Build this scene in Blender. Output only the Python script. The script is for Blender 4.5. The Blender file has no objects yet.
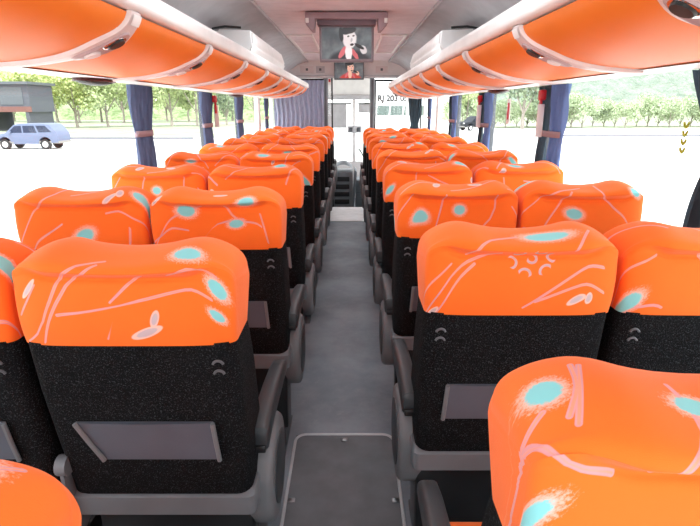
import bpy, bmesh, math, random
from mathutils import Vector, Matrix
random.seed(7)
S = bpy.context.scene
C = S.collection
PI = math.pi
CAMZ = 1.45
GZ = -1.30            # ground outside the coach
XC = -0.025           # centre line of the coach
Z = lambda r: CAMZ + r

# ------------------------------------------------------------------ helpers
def lin(c):
    if isinstance(c, str):
        c = [int(c[i:i+2], 16) / 255 for i in (0, 2, 4)]
    return tuple((x / 12.92 if x <= .04045 else ((x + .055) / 1.055) ** 2.4) for x in c) + (1,)

class NT:
    def __init__(s, name):
        s.m = bpy.data.materials.new(name); s.m.use_nodes = True
        s.t = s.m.node_tree; s.t.nodes.clear()
        s.out = s.n('ShaderNodeOutputMaterial')
    def n(s, typ, **kw):
        x = s.t.nodes.new(typ)
        for k, v in kw.items(): setattr(x, k, v)
        return x
    def l(s, a, b): s.t.links.new(a, b)
    def setin(s, sock, v):
        if isinstance(v, bpy.types.NodeSocket): s.l(v, sock)
        else: sock.default_value = v
    def math(s, op, a, b=None, c=None, clamp=False):
        x = s.n('ShaderNodeMath', operation=op); x.use_clamp = clamp
        s.setin(x.inputs[0], a)
        if b is not None: s.setin(x.inputs[1], b)
        if c is not None: s.setin(x.inputs[2], c)
        return x.outputs[0]
    def vec(s, op, a, b=None, c=None, out=0):
        x = s.n('ShaderNodeVectorMath', operation=op)
        s.setin(x.inputs[0], a)
        if b is not None: s.setin(x.inputs[1], b)
        if c is not None: s.setin(x.inputs[2], c)
        return x.outputs[out]
    def scale(s, a, f):
        x = s.n('ShaderNodeVectorMath', operation='SCALE')
        s.setin(x.inputs[0], a); s.setin(x.inputs[3], f); return x.outputs[0]
    def step(s, v, lo, hi, a=0.0, b=1.0):
        x = s.n('ShaderNodeMapRange', interpolation_type='SMOOTHSTEP')
        s.setin(x.inputs[0], v); x.inputs[1].default_value = lo; x.inputs[2].default_value = hi
        x.inputs[3].default_value = a; x.inputs[4].default_value = b
        return x.outputs[0]
    def mix(s, f, a, b):
        x = s.n('ShaderNodeMix', data_type='RGBA')
        s.setin(x.inputs[0], f); s.setin(x.inputs[6], a); s.setin(x.inputs[7], b)
        return x.outputs[2]
    def noise(s, vec, scale, detail=2, rough=.5, out=0):
        x = s.n('ShaderNodeTexNoise'); s.setin(x.inputs['Vector'], vec)
        x.inputs['Scale'].default_value = scale; x.inputs['Detail'].default_value = detail
        x.inputs['Roughness'].default_value = rough
        return x.outputs[out]
    def coord(s, which='Object'):
        return s.n('ShaderNodeTexCoord').outputs[which]
    def bsdf(s, col, rough=.6, metal=0, spec=.5, bump=None, sheen=0):
        p = s.n('ShaderNodeBsdfPrincipled')
        s.setin(p.inputs['Base Color'], col); s.setin(p.inputs['Roughness'], rough)
        p.inputs['Metallic'].default_value = metal
        p.inputs['Specular IOR Level'].default_value = spec
        if sheen: p.inputs['Sheen Weight'].default_value = sheen
        if bump is not None:
            b = s.n('ShaderNodeBump'); b.inputs['Strength'].default_value = bump[1]
            b.inputs['Distance'].default_value = bump[2]
            s.l(bump[0], b.inputs['Height']); s.l(b.outputs[0], p.inputs['Normal'])
        s.l(p.outputs[0], s.out.inputs[0]); return p

def plain(name, col, rough=.6, metal=0, spec=.5, var=.06, vscale=8, bump=0, bscale=200):
    """procedural material: base colour with gentle noise variation"""
    t = NT(name); co = t.coord()
    c = lin(col)
    f = t.noise(co, vscale, 3)
    dark = tuple(x * (1 - var * 1.6) for x in c[:3]) + (1,)
    lite = tuple(min(1, x * (1 + var)) for x in c[:3]) + (1,)
    k = t.step(f, .3, .7)
    b = (t.noise(co, bscale, 2), bump, .002) if bump else None
    t.bsdf(t.mix(k, dark, lite), rough, metal, spec, b)
    return t.m

# ------------------------------------------------------------------ fabric with motif print
def fabric(name, spots, lines, glyphs, emblems=(), tile=None, base='FA7426'):
    t = NT(name)
    uv = t.n('ShaderNodeUVMap', uv_map='fabric').outputs[0]
    if tile:
        r = t.n('ShaderNodeObjectInfo').outputs['Random']
        off = t.n('ShaderNodeCombineXYZ')
        t.l(t.math('MULTIPLY', r, 37.31), off.inputs[0]); t.l(t.math('MULTIPLY', r, 91.7), off.inputs[1])
        p = t.vec('ADD', uv, off.outputs[0])
        p = t.vec('WRAP', p, (tile[0]/2, tile[1]/2, 1), (-tile[0]/2, -tile[1]/2, -1))
    else:
        p = uv
    fine = t.noise(uv, 260, 3, .7)
    wob = t.noise(uv, 4.5, 1, out=1)
    pw = t.vec('ADD', p, t.scale(t.vec('SUBTRACT', wob, (.5, .5, .5)), .016))
    ps = t.vec('ADD', p, t.scale(t.vec('SUBTRACT', wob, (.5, .5, .5)), .010))
    def mn(a, b): return b if a is None else t.math('MINIMUM', a, b)
    # lines
    D = None
    for (x0, y0, x1, y1) in lines:
        a = (x0, y0, 0); d = Vector((x1-x0, y1-y0, 0)); L2 = max(d.length_squared, 1e-9)
        q = t.vec('SUBTRACT', pw, a)
        k = t.math('MULTIPLY', t.vec('DOT_PRODUCT', q, tuple(d), out=1), 1 / L2, clamp=True)
        e = t.vec('DISTANCE', q, t.scale(tuple(d), k), out=1)
        D = mn(D, e)
    # ellipses
    E = None
    for (x, y, a, b, rot) in spots:
        q = t.vec('SUBTRACT', ps, (x, y, 0))
        mp = t.n('ShaderNodeVectorRotate', rotation_type='Z_AXIS'); t.l(q, mp.inputs[0]); mp.inputs['Angle'].default_value = -rot
        e = t.vec('LENGTH', t.vec('MULTIPLY', mp.outputs[0], (1/a, 1/b, 0)), out=1)
        E = mn(E, e)
    G = None
    for (x, y, a, b, rot) in glyphs:
        q = t.vec('SUBTRACT', ps, (x, y, 0))
        mp = t.n('ShaderNodeVectorRotate', rotation_type='Z_AXIS'); t.l(q, mp.inputs[0]); mp.inputs['Angle'].default_value = -rot
        e = t.vec('LENGTH', t.vec('MULTIPLY', mp.outputs[0], (1/a, 1/b, 0)), out=1)
        G = mn(G, e)
    M = None
    for (x, y, R) in emblems:            # ring of six short arcs round a crescent
        for k in range(6):
            an = k * PI / 3 + .2
            cx, cy = x + 1.35*R*math.cos(an), y + 0.9*R*math.sin(an)
            cen = (cx + .45*R*math.cos(an), cy + .45*R*math.sin(an), 0)
            e = t.math('ABSOLUTE', t.math('SUBTRACT', t.vec('DISTANCE', p, cen, out=1), .5*R))
            lim = t.vec('DISTANCE', p, (cx, cy, 0), out=1)
            M = mn(M, t.math('MAXIMUM', t.math('MULTIPLY', e, 1.0), t.math('MULTIPLY', t.math('SUBTRACT', lim, .42*R), .5)))
        e = t.math('ABSOLUTE', t.math('SUBTRACT', t.vec('DISTANCE', p, (x, y+.1*R, 0), out=1), .38*R))
        lim = t.vec('DISTANCE', p, (x+.2*R, y-.25*R, 0), out=1)
        M = mn(M, t.math('MAXIMUM', e, t.math('MULTIPLY', t.math('SUBTRACT', lim, .45*R), .6)))
    weave = t.noise(uv, 900, 2)
    bc = lin(base)
    col = t.mix(t.noise(uv, 5, 2), tuple(x*.93 for x in bc[:3])+(1,), tuple(min(1, x*1.06) for x in bc[:3])+(1,))
    pink, lilac, cyan, pale = lin('F7A58C'), lin('D99AA2'), lin('86D3D6'), lin('F3C3B4')
    if E is not None:
        En = t.math('ADD', E, t.math('MULTIPLY', t.math('SUBTRACT', fine, .5), 1.9))
        halo = t.step(En, 1.0, 1.7, .75, 0)
        col = t.mix(halo, col, pale)
    if D is not None:
        wide = t.step(D, .0024, .0036, .8, 0)
        edge = t.step(t.math('ABSOLUTE', t.math('SUBTRACT', D, .0024)), .0005, .0013, .85, 0)
        col = t.mix(wide, col, pink)
        col = t.mix(edge, col, lilac)
    if G is not None:
        rim = t.step(G, .95, 1.1, 1, 0)
        col = t.mix(rim, col, pale)
        inn = t.step(G, .6, .8, .8, 0)
        col = t.mix(inn, col, lin('B9B3BE'))
    if M is not None:
        col = t.mix(t.step(M, .0022, .0036, 1, 0), col, lin('C7A9AE'))
    if E is not None:
        En2 = t.math('ADD', E, t.math('MULTIPLY', t.math('SUBTRACT', fine, .5), .55))
        col = t.mix(t.step(En2, .85, 1.1, 1, 0), col, cyan)
    t.bsdf(col, .8, 0, .18, (weave, .25, .001), sheen=.12)
    return t.m

def smooth(q, m=3):
    q = [Vector((a, b)) for a, b in q]
    if len(q) < 3: return [tuple(p) for p in q]
    out = []
    for i in range(len(q)-1):
        p0, p1, p2, p3 = q[max(i-1,0)], q[i], q[i+1], q[min(i+2, len(q)-1)]
        for k in range(m):
            t = k/m
            out.append(tuple(.5*((2*p1) + (p2-p0)*t + (2*p0-5*p1+4*p2-p3)*t*t + (3*p1-p0-3*p2+p3)*t**3)))
    return out + [tuple(q[-1])]
tile_spots = [(-.26, .16, .026, .020, .4), (.02, .02, .034, .022, .5), (.27, -.15, .028, .022, -.3),
              (-.12, -.22, .030, .018, .2), (.20, .21, .022, .026, .6), (-.33, -.12, .020, .017, 0)]
tile_polys = [[(-.36,-.02),(-.20,.04),(-.09,.16),(-.06,.27)],[(-.14,-.08),(.05,-.16),(.24,-.05)],[(.10,.09),(.28,.13),(.35,.24)],
              [(.02,-.26),(.14,-.10),(.17,.06)],[(-.34,-.27),(-.22,-.16),(-.20,-.06)],[(-.02,.20),(.12,.27)],[(-.30,.24),(-.16,.26)],
              [(.30,-.28),(.36,-.05)],[(-.05,.06),(-.16,-.02)],[(.20,.00),(.33,.04)],[(-.10,-.12),(-.02,-.27)],[(-.33,.10),(-.22,.18)]]
tile_glyphs = [(.12,.16,.030,.011,.9),(.145,.185,.012,.022,.2),(-.27,.03,.026,.012,-.5),(.08,-.05,.024,.010,1.2),
               (-.05,-.29,.014,.028,.3),(.33,.02,.012,.026,-.4)]
tile_lines = []
for poly in tile_polys:
    q = smooth(poly)
    for a, b in zip(q, q[1:]): tile_lines.append(a + b)
M_tile = fabric('patterned orange cloth', tile_spots, tile_lines, tile_glyphs, tile=(.74, .60))
def conv(kx, cx, crest, crease, bottom, arc=(-.105, -.235)):
    """photo position on a headrest back -> metres on the cloth"""
    def f(x, y):
        u = (x - cx) / kx
        if y < crease: v = arc[0] * (y - crest) / (crease - crest)
        else: v = arc[0] + (arc[1] - arc[0]) * (y - crease) / (bottom - crease)
        return u, v
    return f
def hero(name, f, k, spots, lines, glyphs, emblems=()):
    sp = [f(x, y) + (a / k, b / k, r) for x, y, a, b, r in spots]
    ln = []
    for poly in lines:
        q = smooth([f(*p) for p in poly])
        for a, b in zip(q, q[1:]): ln.append(a + b)
    gl = [f(x, y) + (a / k, b / k, r) for x, y, a, b, r in glyphs]
    em = [f(x, y) + (r / k,) for x, y, r in emblems]
    return fabric(name, sp, ln, gl, em)
M_l1 = hero('orange cloth with two blue spots', conv(490, 121, 240, 279, 345), 490,
    [(187,255,13,9,-.1),(214,279,8,9,.6),(212,308,7,5,.2)],
    [[(24,330),(45,325),(75,272),(110,256)],[(42,345),(72,292),(105,262)],[(60,323),(140,305),(208,294)],
     [(112,306),(145,277)],[(170,277),(190,270),(213,270)],[(104,345),(112,326)],[(22,300),(40,285)]],
    [(144,339,16,5,.3),(153,325,4,9,-.3),(34,283,8,4,.5)])
M_r1 = hero('orange cloth with flower ring', conv(433, 527, 225, 255, 312), 433,
    [(549,233,21,8,-.05)],
    [[(424,306),(455,276),(503,252)],[(430,318),(478,268)],[(528,310),(560,290),(604,261)],[(540,304),(606,284)],
     [(470,258),(492,240),(520,232)],[(572,250),(590,232)],[(424,272),(455,262)]],
    [(580,306,10,4,.5),(592,302,3,7,-.3),(440,300,6,4,.2)], [(533,261,12)])
M_r0 = hero('orange cloth with pale blue patch', conv(1095, 770, 424, 517, 662), 1095,
    [(561,400,17,21,.2),(520,524,30,16,.1),(700,430,20,14,0)],
    [[(506,402),(530,440),(556,482),(600,520)],[(603,372),(590,410),(568,440)],[(610,376),(572,450)],[(527,436),(550,424)],
     [(692,400),(690,460),(640,512)],[(640,526),(700,506)],[(497,428),(510,445)]],
    [(511,395,10,6,.7),(492,484,8,5,.4)])
M_l2 = hero('orange cloth with speckled blue spot', conv(300, 216, 186, 206, 248), 300,
    [(189,212,9,6,0),(249,202,8,6,.2),(238,226,7,4,0)],
    [[(150,240),(168,225),(205,205)],[(228,205),(240,222),(262,228)],[(205,240),(220,225),(245,222)],[(150,230),(190,233)],[(262,215),(268,240)]],
    [(222,191,7,2,0),(160,196,6,3,.4)])

# ------------------------------------------------------------------ other materials
M_black = None
def black_carpet():
    t = NT('speckled black carpet cloth'); co = t.coord()
    n1 = t.noise(co, 330, 2, .8)
    n2 = t.noise(co, 6, 2)
    k = t.step(n1, .53, .72)
    a = t.mix(n2, lin('0A0B0C'), lin('141618'))
    t.bsdf(t.mix(k, a, lin('484C51')), .95, 0, .1, (n1, .6, .002))
    return t.m
M_black = black_carpet()
M_grey = plain('grey moulded plastic', '6C7277', .5, var=.05)
M_panel = plain('mid grey plastic', '6C7175', .5, var=.05)
M_arm = plain('charcoal armrest plastic', '33383C', .45, var=.08)
M_armdk = plain('dark plastic', '17181A', .4)
M_pocket = plain('grey leatherette', '535B66', .55, bump=.3, bscale=400)
M_white = plain('white moulded plastic', 'ECEAE8', .4, var=.03)
M_offw = plain('off white trim', 'E4DEDC', .5, var=.03)
M_ceil = plain('pinkish grey ceiling cloth', 'E8E0E4', .8, var=.04, bump=.2)
M_cove = plain('grey ceiling cloth', 'BBB9BC', .85, var=.05, bump=.3)
M_bin = plain('orange bin leatherette', 'F5842F', .5, var=.03, vscale=3, spec=.3)
M_rib = plain('pale pink grey plastic', 'DCCFCD', .35, var=.04)
M_chrome = plain('chrome', 'C8C4C6', .15, metal=1, var=.03)
M_lampring = plain('mauve grey lamp housing', 'B49FA2', .3)
M_dark = plain('near black rubber', '0E0F11', .5)
M_dgrey = plain('dark grey metal', '55595E', .45)
M_post = plain('grey metal post', '7E8388', .4, var=.05)
def cloth_mat(name, c):
    t = NT(name); co = t.coord(); n = t.noise(co, 25, 3); c = lin(c)
    col = t.mix(n, tuple(x*.85 for x in c[:3])+(1,), tuple(min(1, x*1.12) for x in c[:3])+(1,))
    p = t.bsdf(col, .9, 0, .1)
    tr = t.n('ShaderNodeBsdfTranslucent'); t.l(col, tr.inputs[0])
    mx = t.n('ShaderNodeMixShader'); mx.inputs[0].default_value = .22
    t.l(p.outputs[0], mx.inputs[1]); t.l(tr.outputs[0], mx.inputs[2]); t.l(mx.outputs[0], t.out.inputs[0])
    return t.m
M_cblue = cloth_mat('slate blue curtain', '606B88')
M_cblue2 = cloth_mat('bright blue curtain', '62749E')
M_cdark = cloth_mat('dark slate curtain', '46545E')
M_cgrey = cloth_mat('grey lilac curtain', 'A0A3B8')
M_tie = plain('mauve tie strap', 'A08C94', .8)
M_red = plain('red plastic', 'C8202A', .4)
M_lime = plain('lime green vinyl', 'A2B43C', .5)
M_screw = plain('steel', '9A9C9E', .3, metal=1)

def floor_mat():
    t = NT('speckled grey vinyl floor'); co = t.coord()
    big = t.noise(co, 2.2, 5, .65); fine = t.noise(co, 240, 2); mid = t.noise(co, 14, 4, .7)
    a = t.mix(t.step(big, .3, .7), lin('757D85'), lin('939BA3'))
    a = t.mix(t.step(mid, .55, .8, 0, .4), a, lin('A9ADB0'))
    a = t.mix(t.step(fine, .6, .75, 0, .35), a, lin('45484C'))
    t.bsdf(a, .55, 0, .4, (fine, .15, .001)); return t.m
M_floor = floor_mat()
M_sunlit_step = plain('step vinyl painted sunlit', 'F6F7F7', .5, var=.05)  # windshield sunlight put into the base colour

def glass_mat(name='window glass', tint=(1, 1, 1, 1)):
    t = NT(name)
    tr = t.n('ShaderNodeBsdfTransparent'); tr.inputs[0].default_value = tint
    gl = t.n('ShaderNodeBsdfGlossy'); gl.inputs['Roughness'].default_value = .03
    n = t.noise(t.coord(), 3, 2)
    f = t.math('ADD', t.math('MULTIPLY', n, .01), .012)
    mx = t.n('ShaderNodeMixShader'); t.l(f, mx.inputs[0]); t.l(tr.outputs[0], mx.inputs[1]); t.l(gl.outputs[0], mx.inputs[2])
    t.l(mx.outputs[0], t.out.inputs[0]); return t.m
M_glass = glass_mat()

# ------------------------------------------------------------------ object helpers
def obj(name, bm, mats, parent=None, smooth=True, angle=40):
    me = bpy.data.meshes.new(name); bm.normal_update(); bm.to_mesh(me); bm.free()
    for m in (mats if isinstance(mats, (list, tuple)) else [mats]): me.materials.append(m)
    o = bpy.data.objects.new(name, me); C.objects.link(o)
    if smooth:
        for p in me.polygons: p.use_smooth = True
        me.set_sharp_from_angle(angle=math.radians(angle))
    if parent is not None: o.parent = parent
    return o
def tag(o, label, cat, group=None, kind=None):
    o['label'] = label; o['category'] = cat
    if group: o['group'] = group
    if kind: o['kind'] = kind
    return o
def thing(name, label, cat, loc=(0,0,0), rotz=0, group=None):
    o = bpy.data.objects.new(name, None); C.objects.link(o); o.empty_display_size = .1
    o.location = loc; o.rotation_euler = (0, 0, rotz)
    return tag(o, label, cat, group)
def struct(name, bm, m, label=None, **kw):
    o = obj(name, bm, m, **kw); o['kind'] = 'structure'
    if label: o['label'] = label; o['category'] = name.split('_')[0]
    return o
def dup(root, loc=None, label=None, rotz=None):
    r = root.copy(); C.objects.link(r)
    if loc is not None: r.location = loc
    if rotz is not None: r.rotation_euler = (0, 0, rotz)
    if label: r['label'] = label
    for ch in list(root.children):
        c = ch.copy(); C.objects.link(c); c.parent = r
        for g in list(ch.children):
            d = g.copy(); C.objects.link(d); d.parent = c
    return r
def B(): return bmesh.new()
def box(bm, x0, x1, y0, y1, z0, z1, r=0, seg=2, rot=None):
    g = bmesh.ops.create_cube(bm, size=1)
    vs = g['verts']
    c = Vector(((x0+x1)/2, (y0+y1)/2, (z0+z1)/2))
    for v in vs: v.co = Vector((v.co.x*(x1-x0), v.co.y*(y1-y0), v.co.z*(z1-z0)))
    if rot is not None:
        for v in vs: v.co = rot @ v.co
    for v in vs: v.co += c
    if r:
        es = list({e for v in vs for e in v.link_edges})
        bmesh.ops.bevel(bm, geom=es, offset=r, segments=seg, affect='EDGES', profile=.5)
    return bm
def grid(bm, pts, closed_u=False, closed_v=False):
    """pts[i][j] -> quads; returns verts"""
    V = [[bm.verts.new(p) for p in row] for row in pts]
    n, m = len(V), len(V[0])
    for i in range(n if closed_u else n-1):
        for j in range(m if closed_v else m-1):
            try: bm.faces.new((V[i][j], V[(i+1) % n][j], V[(i+1) % n][(j+1) % m], V[i][(j+1) % m]))
            except ValueError: pass
    return V
def extrude_poly(bm, poly, axis, a, b, r=0, seg=2):
    """poly of 2D points; axis 0: (y,z) along x; 1: (x,z) along y; 2: (x,y) along z"""
    def P(p, t):
        return {0: (t, p[0], p[1]), 1: (p[0], t, p[1]), 2: (p[0], p[1], t)}[axis]
    A = [bm.verts.new(P(p, a)) for p in poly]; Bv = [bm.verts.new(P(p, b)) for p in poly]
    n = len(poly)
    fs = [bm.faces.new(A), bm.faces.new(Bv)]
    for i in range(n): fs.append(bm.faces.new((A[i], A[(i+1) % n], Bv[(i+1) % n], Bv[i])))
    bmesh.ops.recalc_face_normals(bm, faces=fs)
    if r:
        es = [e for f in fs[:2] for e in f.edges]
        bmesh.ops.bevel(bm, geom=es, offset=r, segments=seg, affect='EDGES', profile=.5)
    return bm
def tube(bm, pts, r, seg=8, cap=True):
    pts = [Vector(p) for p in pts]; rows = []
    for i, p in enumerate(pts):
        d = (pts[min(i+1, len(pts)-1)] - pts[max(i-1, 0)]).normalized()
        up = Vector((0, 0, 1)) if abs(d.z) < .9 else Vector((0, 1, 0))
        a = d.cross(up).normalized(); b = d.cross(a)
        rr = r[i] if isinstance(r, (list, tuple)) else r
        rows.append([p + a*rr*math.cos(t*2*PI/seg) + b*rr*math.sin(t*2*PI/seg) for t in range(seg)])
    V = grid(bm, rows, closed_v=True)
    if cap:
        bm.faces.new(V[0]); bm.faces.new(V[-1])
    bmesh.ops.recalc_face_normals(bm, faces=bm.faces[:])
    return bm
def rrect(w, h, r, n=6, cx=0, cy=0):
    out = []
    for (sx, sy, a0) in ((1,1,0), (-1,1,90), (-1,-1,180), (1,-1,270)):
        for k in range(n+1):
            a = math.radians(a0 + 90*k/n)
            out.append((cx + sx*(w/2-r) + r*math.cos(a), cy + sy*(h/2-r) + r*math.sin(a)))
    return out
ORD = ['first','second','third','fourth','fifth','sixth','seventh','eighth','ninth','tenth','eleventh','twelfth']

# ================================================================== SEATS
HW = .221      # half width of a seat back
def headrest_bm():
    bm = B(); N, Mv = 44, 40
    rows = []; uvs = []
    # profile: list of (y, z) for a mid section, from rear bottom over the crest to front bottom
    ZB = -.190
    def prof(s):
        a = abs(s)
        k = (1 - min(1, a)**4.0) ** (1/4.0) if a < 1 else 0          # closes the ends
        hump = .013 * math.exp(-((a - .68)/.24)**2) - .008 * math.exp(-(a/.4)**2)
        ztop = hump - .078 * (1 - k)
        wing = .045 * max(0, a - .45) / .55                              # sides reach forward
        bl = 1 - min(1, max(0, (a - .60) / .36)); bl = bl*bl*(3-2*bl); ri = min(1, max(0, (a - .58) / .30)); ri = ri*ri*(3-2*ri)   # pillow fades toward the side seams
        e = .045*(1-k)
        yf = .085 + wing - .05*(1-k)
        zc = -.046 + .016*ri - .078*(1-k)*.6 - .004*math.cos(a*2.2)
        P = [(-.072 + e, ZB), (-.077 + e, ZB + .03), (-.078 + e, -.125), (-.075 + e, zc - .016)]
        P += [(-.067*bl - .077*(1-bl) + e, zc)]                          # crease
        P += [(-.083*bl - .077*(1-bl) + e, zc + .012 + ztop*.1), (-.092*bl - .074*(1-bl) + e, zc*.62 + ztop*.35),
              (-.084*bl - .066*(1-bl) + e, zc*.36 + ztop*.6), (-.056 + e*.9, -.008 + ztop*.95)]
        P += [(-.020 + e*.4, ztop), (.02, ztop + .001), (.06 + wing*.6, -.010 + ztop), (yf*.98, -.04 + ztop*.8), (yf + .006, -.075 + ztop*.4),
              (yf, -.11), (yf - .015, -.15), (yf - .03, ZB)]
        return P
    def spline(P, m):
        # Catmull-Rom resample by arc length
        Q = []
        pts = [Vector((p[0], p[1])) for p in P]
        for i in range(len(pts)-1):
            p0, p1, p2, p3 = pts[max(i-1,0)], pts[i], pts[i+1], pts[min(i+2, len(pts)-1)]
            for k in range(6):
                t = k/6
                Q.append(.5*((2*p1) + (p2-p0)*t + (2*p0-5*p1+4*p2-p3)*t*t + (3*p1-p0-3*p2+p3)*t**3))
        Q.append(pts[-1])
        return Q
    ss = [math.copysign(abs(math.cos(PI*i/N))**.5, -math.cos(PI*i/N)) for i in range(N+1)]
    ss = sorted(set([round(v, 5) for v in ss] + [-.25, -.12, 0, .12, .25]))
    top_i = None
    for s in ss:
        sc = max(-.9995, min(.9995, s))
        q = spline(prof(sc), Mv)
        w = HW * (1 - .0)
        row = []; 
        for p in q:
            tz = (p.y - ZB) / -ZB
            tz = min(1.05, max(0, tz)); bow = 1 - .022*(1-tz)**2 - .055*max(0, tz-.40)**2/.36             # slightly narrower at the seam
            row.append((w * s * bow, p.x, p.y))
        rows.append(row)
        crest = max(range(len(q)), key=lambda i: q[i].y - .3*abs(q[i].x))
        crest = 9*6
        acc = [0]
        for i in range(1, len(q)): acc.append(acc[-1] + (q[i]-q[i-1]).length)
        uvs.append([a - acc[crest] for a in acc])
    V = grid(bm, rows)
    # close the two ends
    lay = bm.loops.layers.uv.new('fabric')
    uvd = {}
    for i, r in enumerate(V):
        for j, v in enumerate(r): uvd[v] = (rows[i][j][0], uvs[i][j])
    for r in (V[0], V[-1]): bm.faces.new(r)
    bm.faces.new([V[i][0] for i in range(len(V))] + [V[i][-1] for i in reversed(range(len(V)))])
    bmesh.ops.recalc_face_normals(bm, faces=bm.faces[:])
    for f in bm.faces:
        for l in f.loops: l[lay].uv = uvd[l.vert]
    for v in bm.verts: v.co.z += 1.182
    return bm
def uv_box(bm):
    lay = bm.loops.layers.uv.new('fabric')
    for f in bm.faces:
        n = f.normal
        for l in f.loops:
            c = l.vert.co
            l[lay].uv = (c.x, c.y) if abs(n.z) > .6 else ((c.x, c.z) if abs(n.y) > abs(n.x) else (c.y, c.z))
def slab(bm, secs, r=.02):
    """loft of rounded rectangles: secs = (z, halfwidth, y0, y1)"""
    rows = []
    for (z, w, y0, y1) in secs:
        rows.append([(p[0], p[1], z) for p in rrect(2*w, y1-y0, min(r, (y1-y0)*.45), 5, 0, (y0+y1)/2)])
    V = grid(bm, rows, closed_v=True)
    bm.faces.new(V[0]); bm.faces.new(V[-1])
    bmesh.ops.recalc_face_normals(bm, faces=bm.faces[:])
    return bm
def rear_y(z):      # rear surface of the black shell
    return -.070 + (.995 - z) * .17 if z < .995 else -.07

def make_seat(aisle):
    """aisle: +1 armrest on the +x side, -1 on the -x side, 0 window seat. Built round its base, facing +y"""
    side = aisle if aisle else 1
    t = thing('passenger_seat', 'x', 'seat')
    obj('headrest', headrest_bm(), M_tile, t, angle=60)
    bm = B()
    slab(bm, [(.560, HW*.955, rear_y(.560)+.012, .21), (.575, HW*.965, rear_y(.575), .21), (.72, HW*.975, rear_y(.72), .18), (.87, HW*.985, rear_y(.87), .14),
              (.996, HW*.975, rear_y(.996)+.003, .10)], .035)
    obj('backrest', bm, M_black, t)
    bm = B()
    slab(bm, [(.46, HW*.84, .12, .24), (.55, HW*.85, .11, .25), (.72, HW*.86, .08, .22), (.88, HW*.86, .06, .18), (.99, HW*.86, .04, .14)], .03)
    bm.normal_update(); uv_box(bm); obj('back_cushion', bm, M_tile, t)
    bm = B(); box(bm, -HW*.80, HW*.80, .13, .60, .35, .475, .035, 3)
    bm.normal_update(); uv_box(bm); obj('seat_cushion', bm, M_tile, t)
    # pocket strap : straight end at the aisle side, slanted end inboard
    bm = B()
    z1, z0 = .795, .688
    poly = [(side*-.148, z1), (side*.150, z1), (side*.154, z0), (side*-.105, z0)]
    def pk(p, d): return (p[0], rear_y(p[1]) - d, p[1])
    n = 12; rows = []
    for i in range(n+1):
        f = i/n
        tp = (poly[0][0]*(1-f)+poly[1][0]*f, z1); bt = (poly[3][0]*(1-f)+poly[2][0]*f, z0)
        sag = .006*math.sin(f*PI)
        rows.append([pk(tp, -.004), pk((tp[0], z1), .006+sag), pk(((tp[0]+bt[0])/2, (z1+z0)/2), .006+sag*.6), pk(bt, .005), pk(bt, -.004)])
    grid(bm, rows); bmesh.ops.recalc_face_normals(bm, faces=bm.faces[:])
    pkt = obj('seat_pocket', bm, M_pocket, t)
    for e in (0, 1):
        bm = B()
        a = poly[0] if e == 0 else poly[1]; b = poly[3] if e == 0 else poly[2]
        tube(bm, [pk(a, .009), pk(((a[0]+b[0])/2, (a[1]+b[1])/2), .010), pk(b, .009)], .0055, 6)
        obj('piping', bm, M_panel, pkt)
    # two small curved hooks
    for k in range(2):
        bm = B(); pts = []
        for i in range(9):
            a = PI*(.08 + .84*i/8); pts.append((side*.178 + .011*math.cos(a), rear_y(.95 - .024*k) - .002, .945 - .024*k + .010*math.sin(a)))
        tube(bm, pts, .0028, 6); obj('coat_hook', bm, M_armdk if False else M_dgrey, t)
    # crossbar behind and below the back
    bm = B(); slab(bm, [(.495, HW*.985, .03, .085), (.507, HW, .008, .10), (.562, HW, .002, .10), (.574, HW*.985, .018, .09)], .02)
    obj('crossbar', bm, M_grey, t)
    # bracket with recline knob on the inner side
    bm = B(); extrude_poly(bm, [(-.02,.66),(.03,.67),(.08,.56),(.07,.46),(.02,.44),(-.015,.48)], 0, -side*(HW-.012), -side*(HW-.002), .003)
    br = obj('hinge_bracket', bm, M_grey, t)
    bm = B(); tube(bm, [(-side*(HW-.026), -.012, .665), (-side*(HW-.002), -.012, .665)], .024, 14); obj('hinge_knob', bm, M_grey, br)
    # legs and shell below
    bm = B(); box(bm, -HW*.86, HW*.86, .10, .56, .30, .36, .012); box(bm, -HW*.9, HW*.9, .075, .125, .20, .50, .01); obj('seat_pan', bm, M_armdk, t)
    for sx in (-1, 1):
        bm = B(); extrude_poly(bm, [(.16,.31),(.46,.31),(.40,.02),(.48,0),(.14,0),(.22,.02)], 0, sx*.15-.018, sx*.15+.018, .004)
        obj('leg', bm, M_dgrey, t)
    if aisle:
        x0, x1 = sorted((aisle*.200, aisle*.246))
        # armrest : slim padded bar with a blunt rear end
        bm = B()
        rows = []
        for (y, zc, hh, ww) in [(.078,.664,.022,.019),(.084,.666,.032,.0235),(.15,.676,.034,.024),(.30,.676,.030,.024),(.42,.668,.026,.0235),(.475,.660,.022,.022),(.49,.657,.012,.014)]:
            rows.append([((x0+x1)/2 + p[0], y, zc + p[1]) for p in rrect(2*ww, 2*hh, min(ww, hh)*.6, 4)])
        V = grid(bm, rows, closed_v=True); bm.faces.new(V[0]); bm.faces.new(V[-1]); bmesh.ops.recalc_face_normals(bm, faces=bm.faces[:])
        ar = obj('armrest', bm, M_arm, t)
        bm = B(); box(bm, x0+.006, x1-.006, .072, .10, .632, .652, .004); obj('end_cap', bm, M_armdk, ar)
        # paddle-shaped side panel
        bm = B()
        pl = rrect(.27, .275, .115, 8, .205, .498)
        a, b = sorted((aisle*.176, aisle*.252))
        extrude_poly(bm, pl, 0, a, b, .020, 4)
        sp = obj('side_panel', bm, M_panel, t, angle=50)
        bm = B(); pl2 = rrect(.19, .19, .085, 8, .205, .498)
        extrude_poly(bm, pl2, 0, *sorted((aisle*.251, aisle*.255)), .001); obj('panel_cover', bm, M_arm, sp)
    return t

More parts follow.
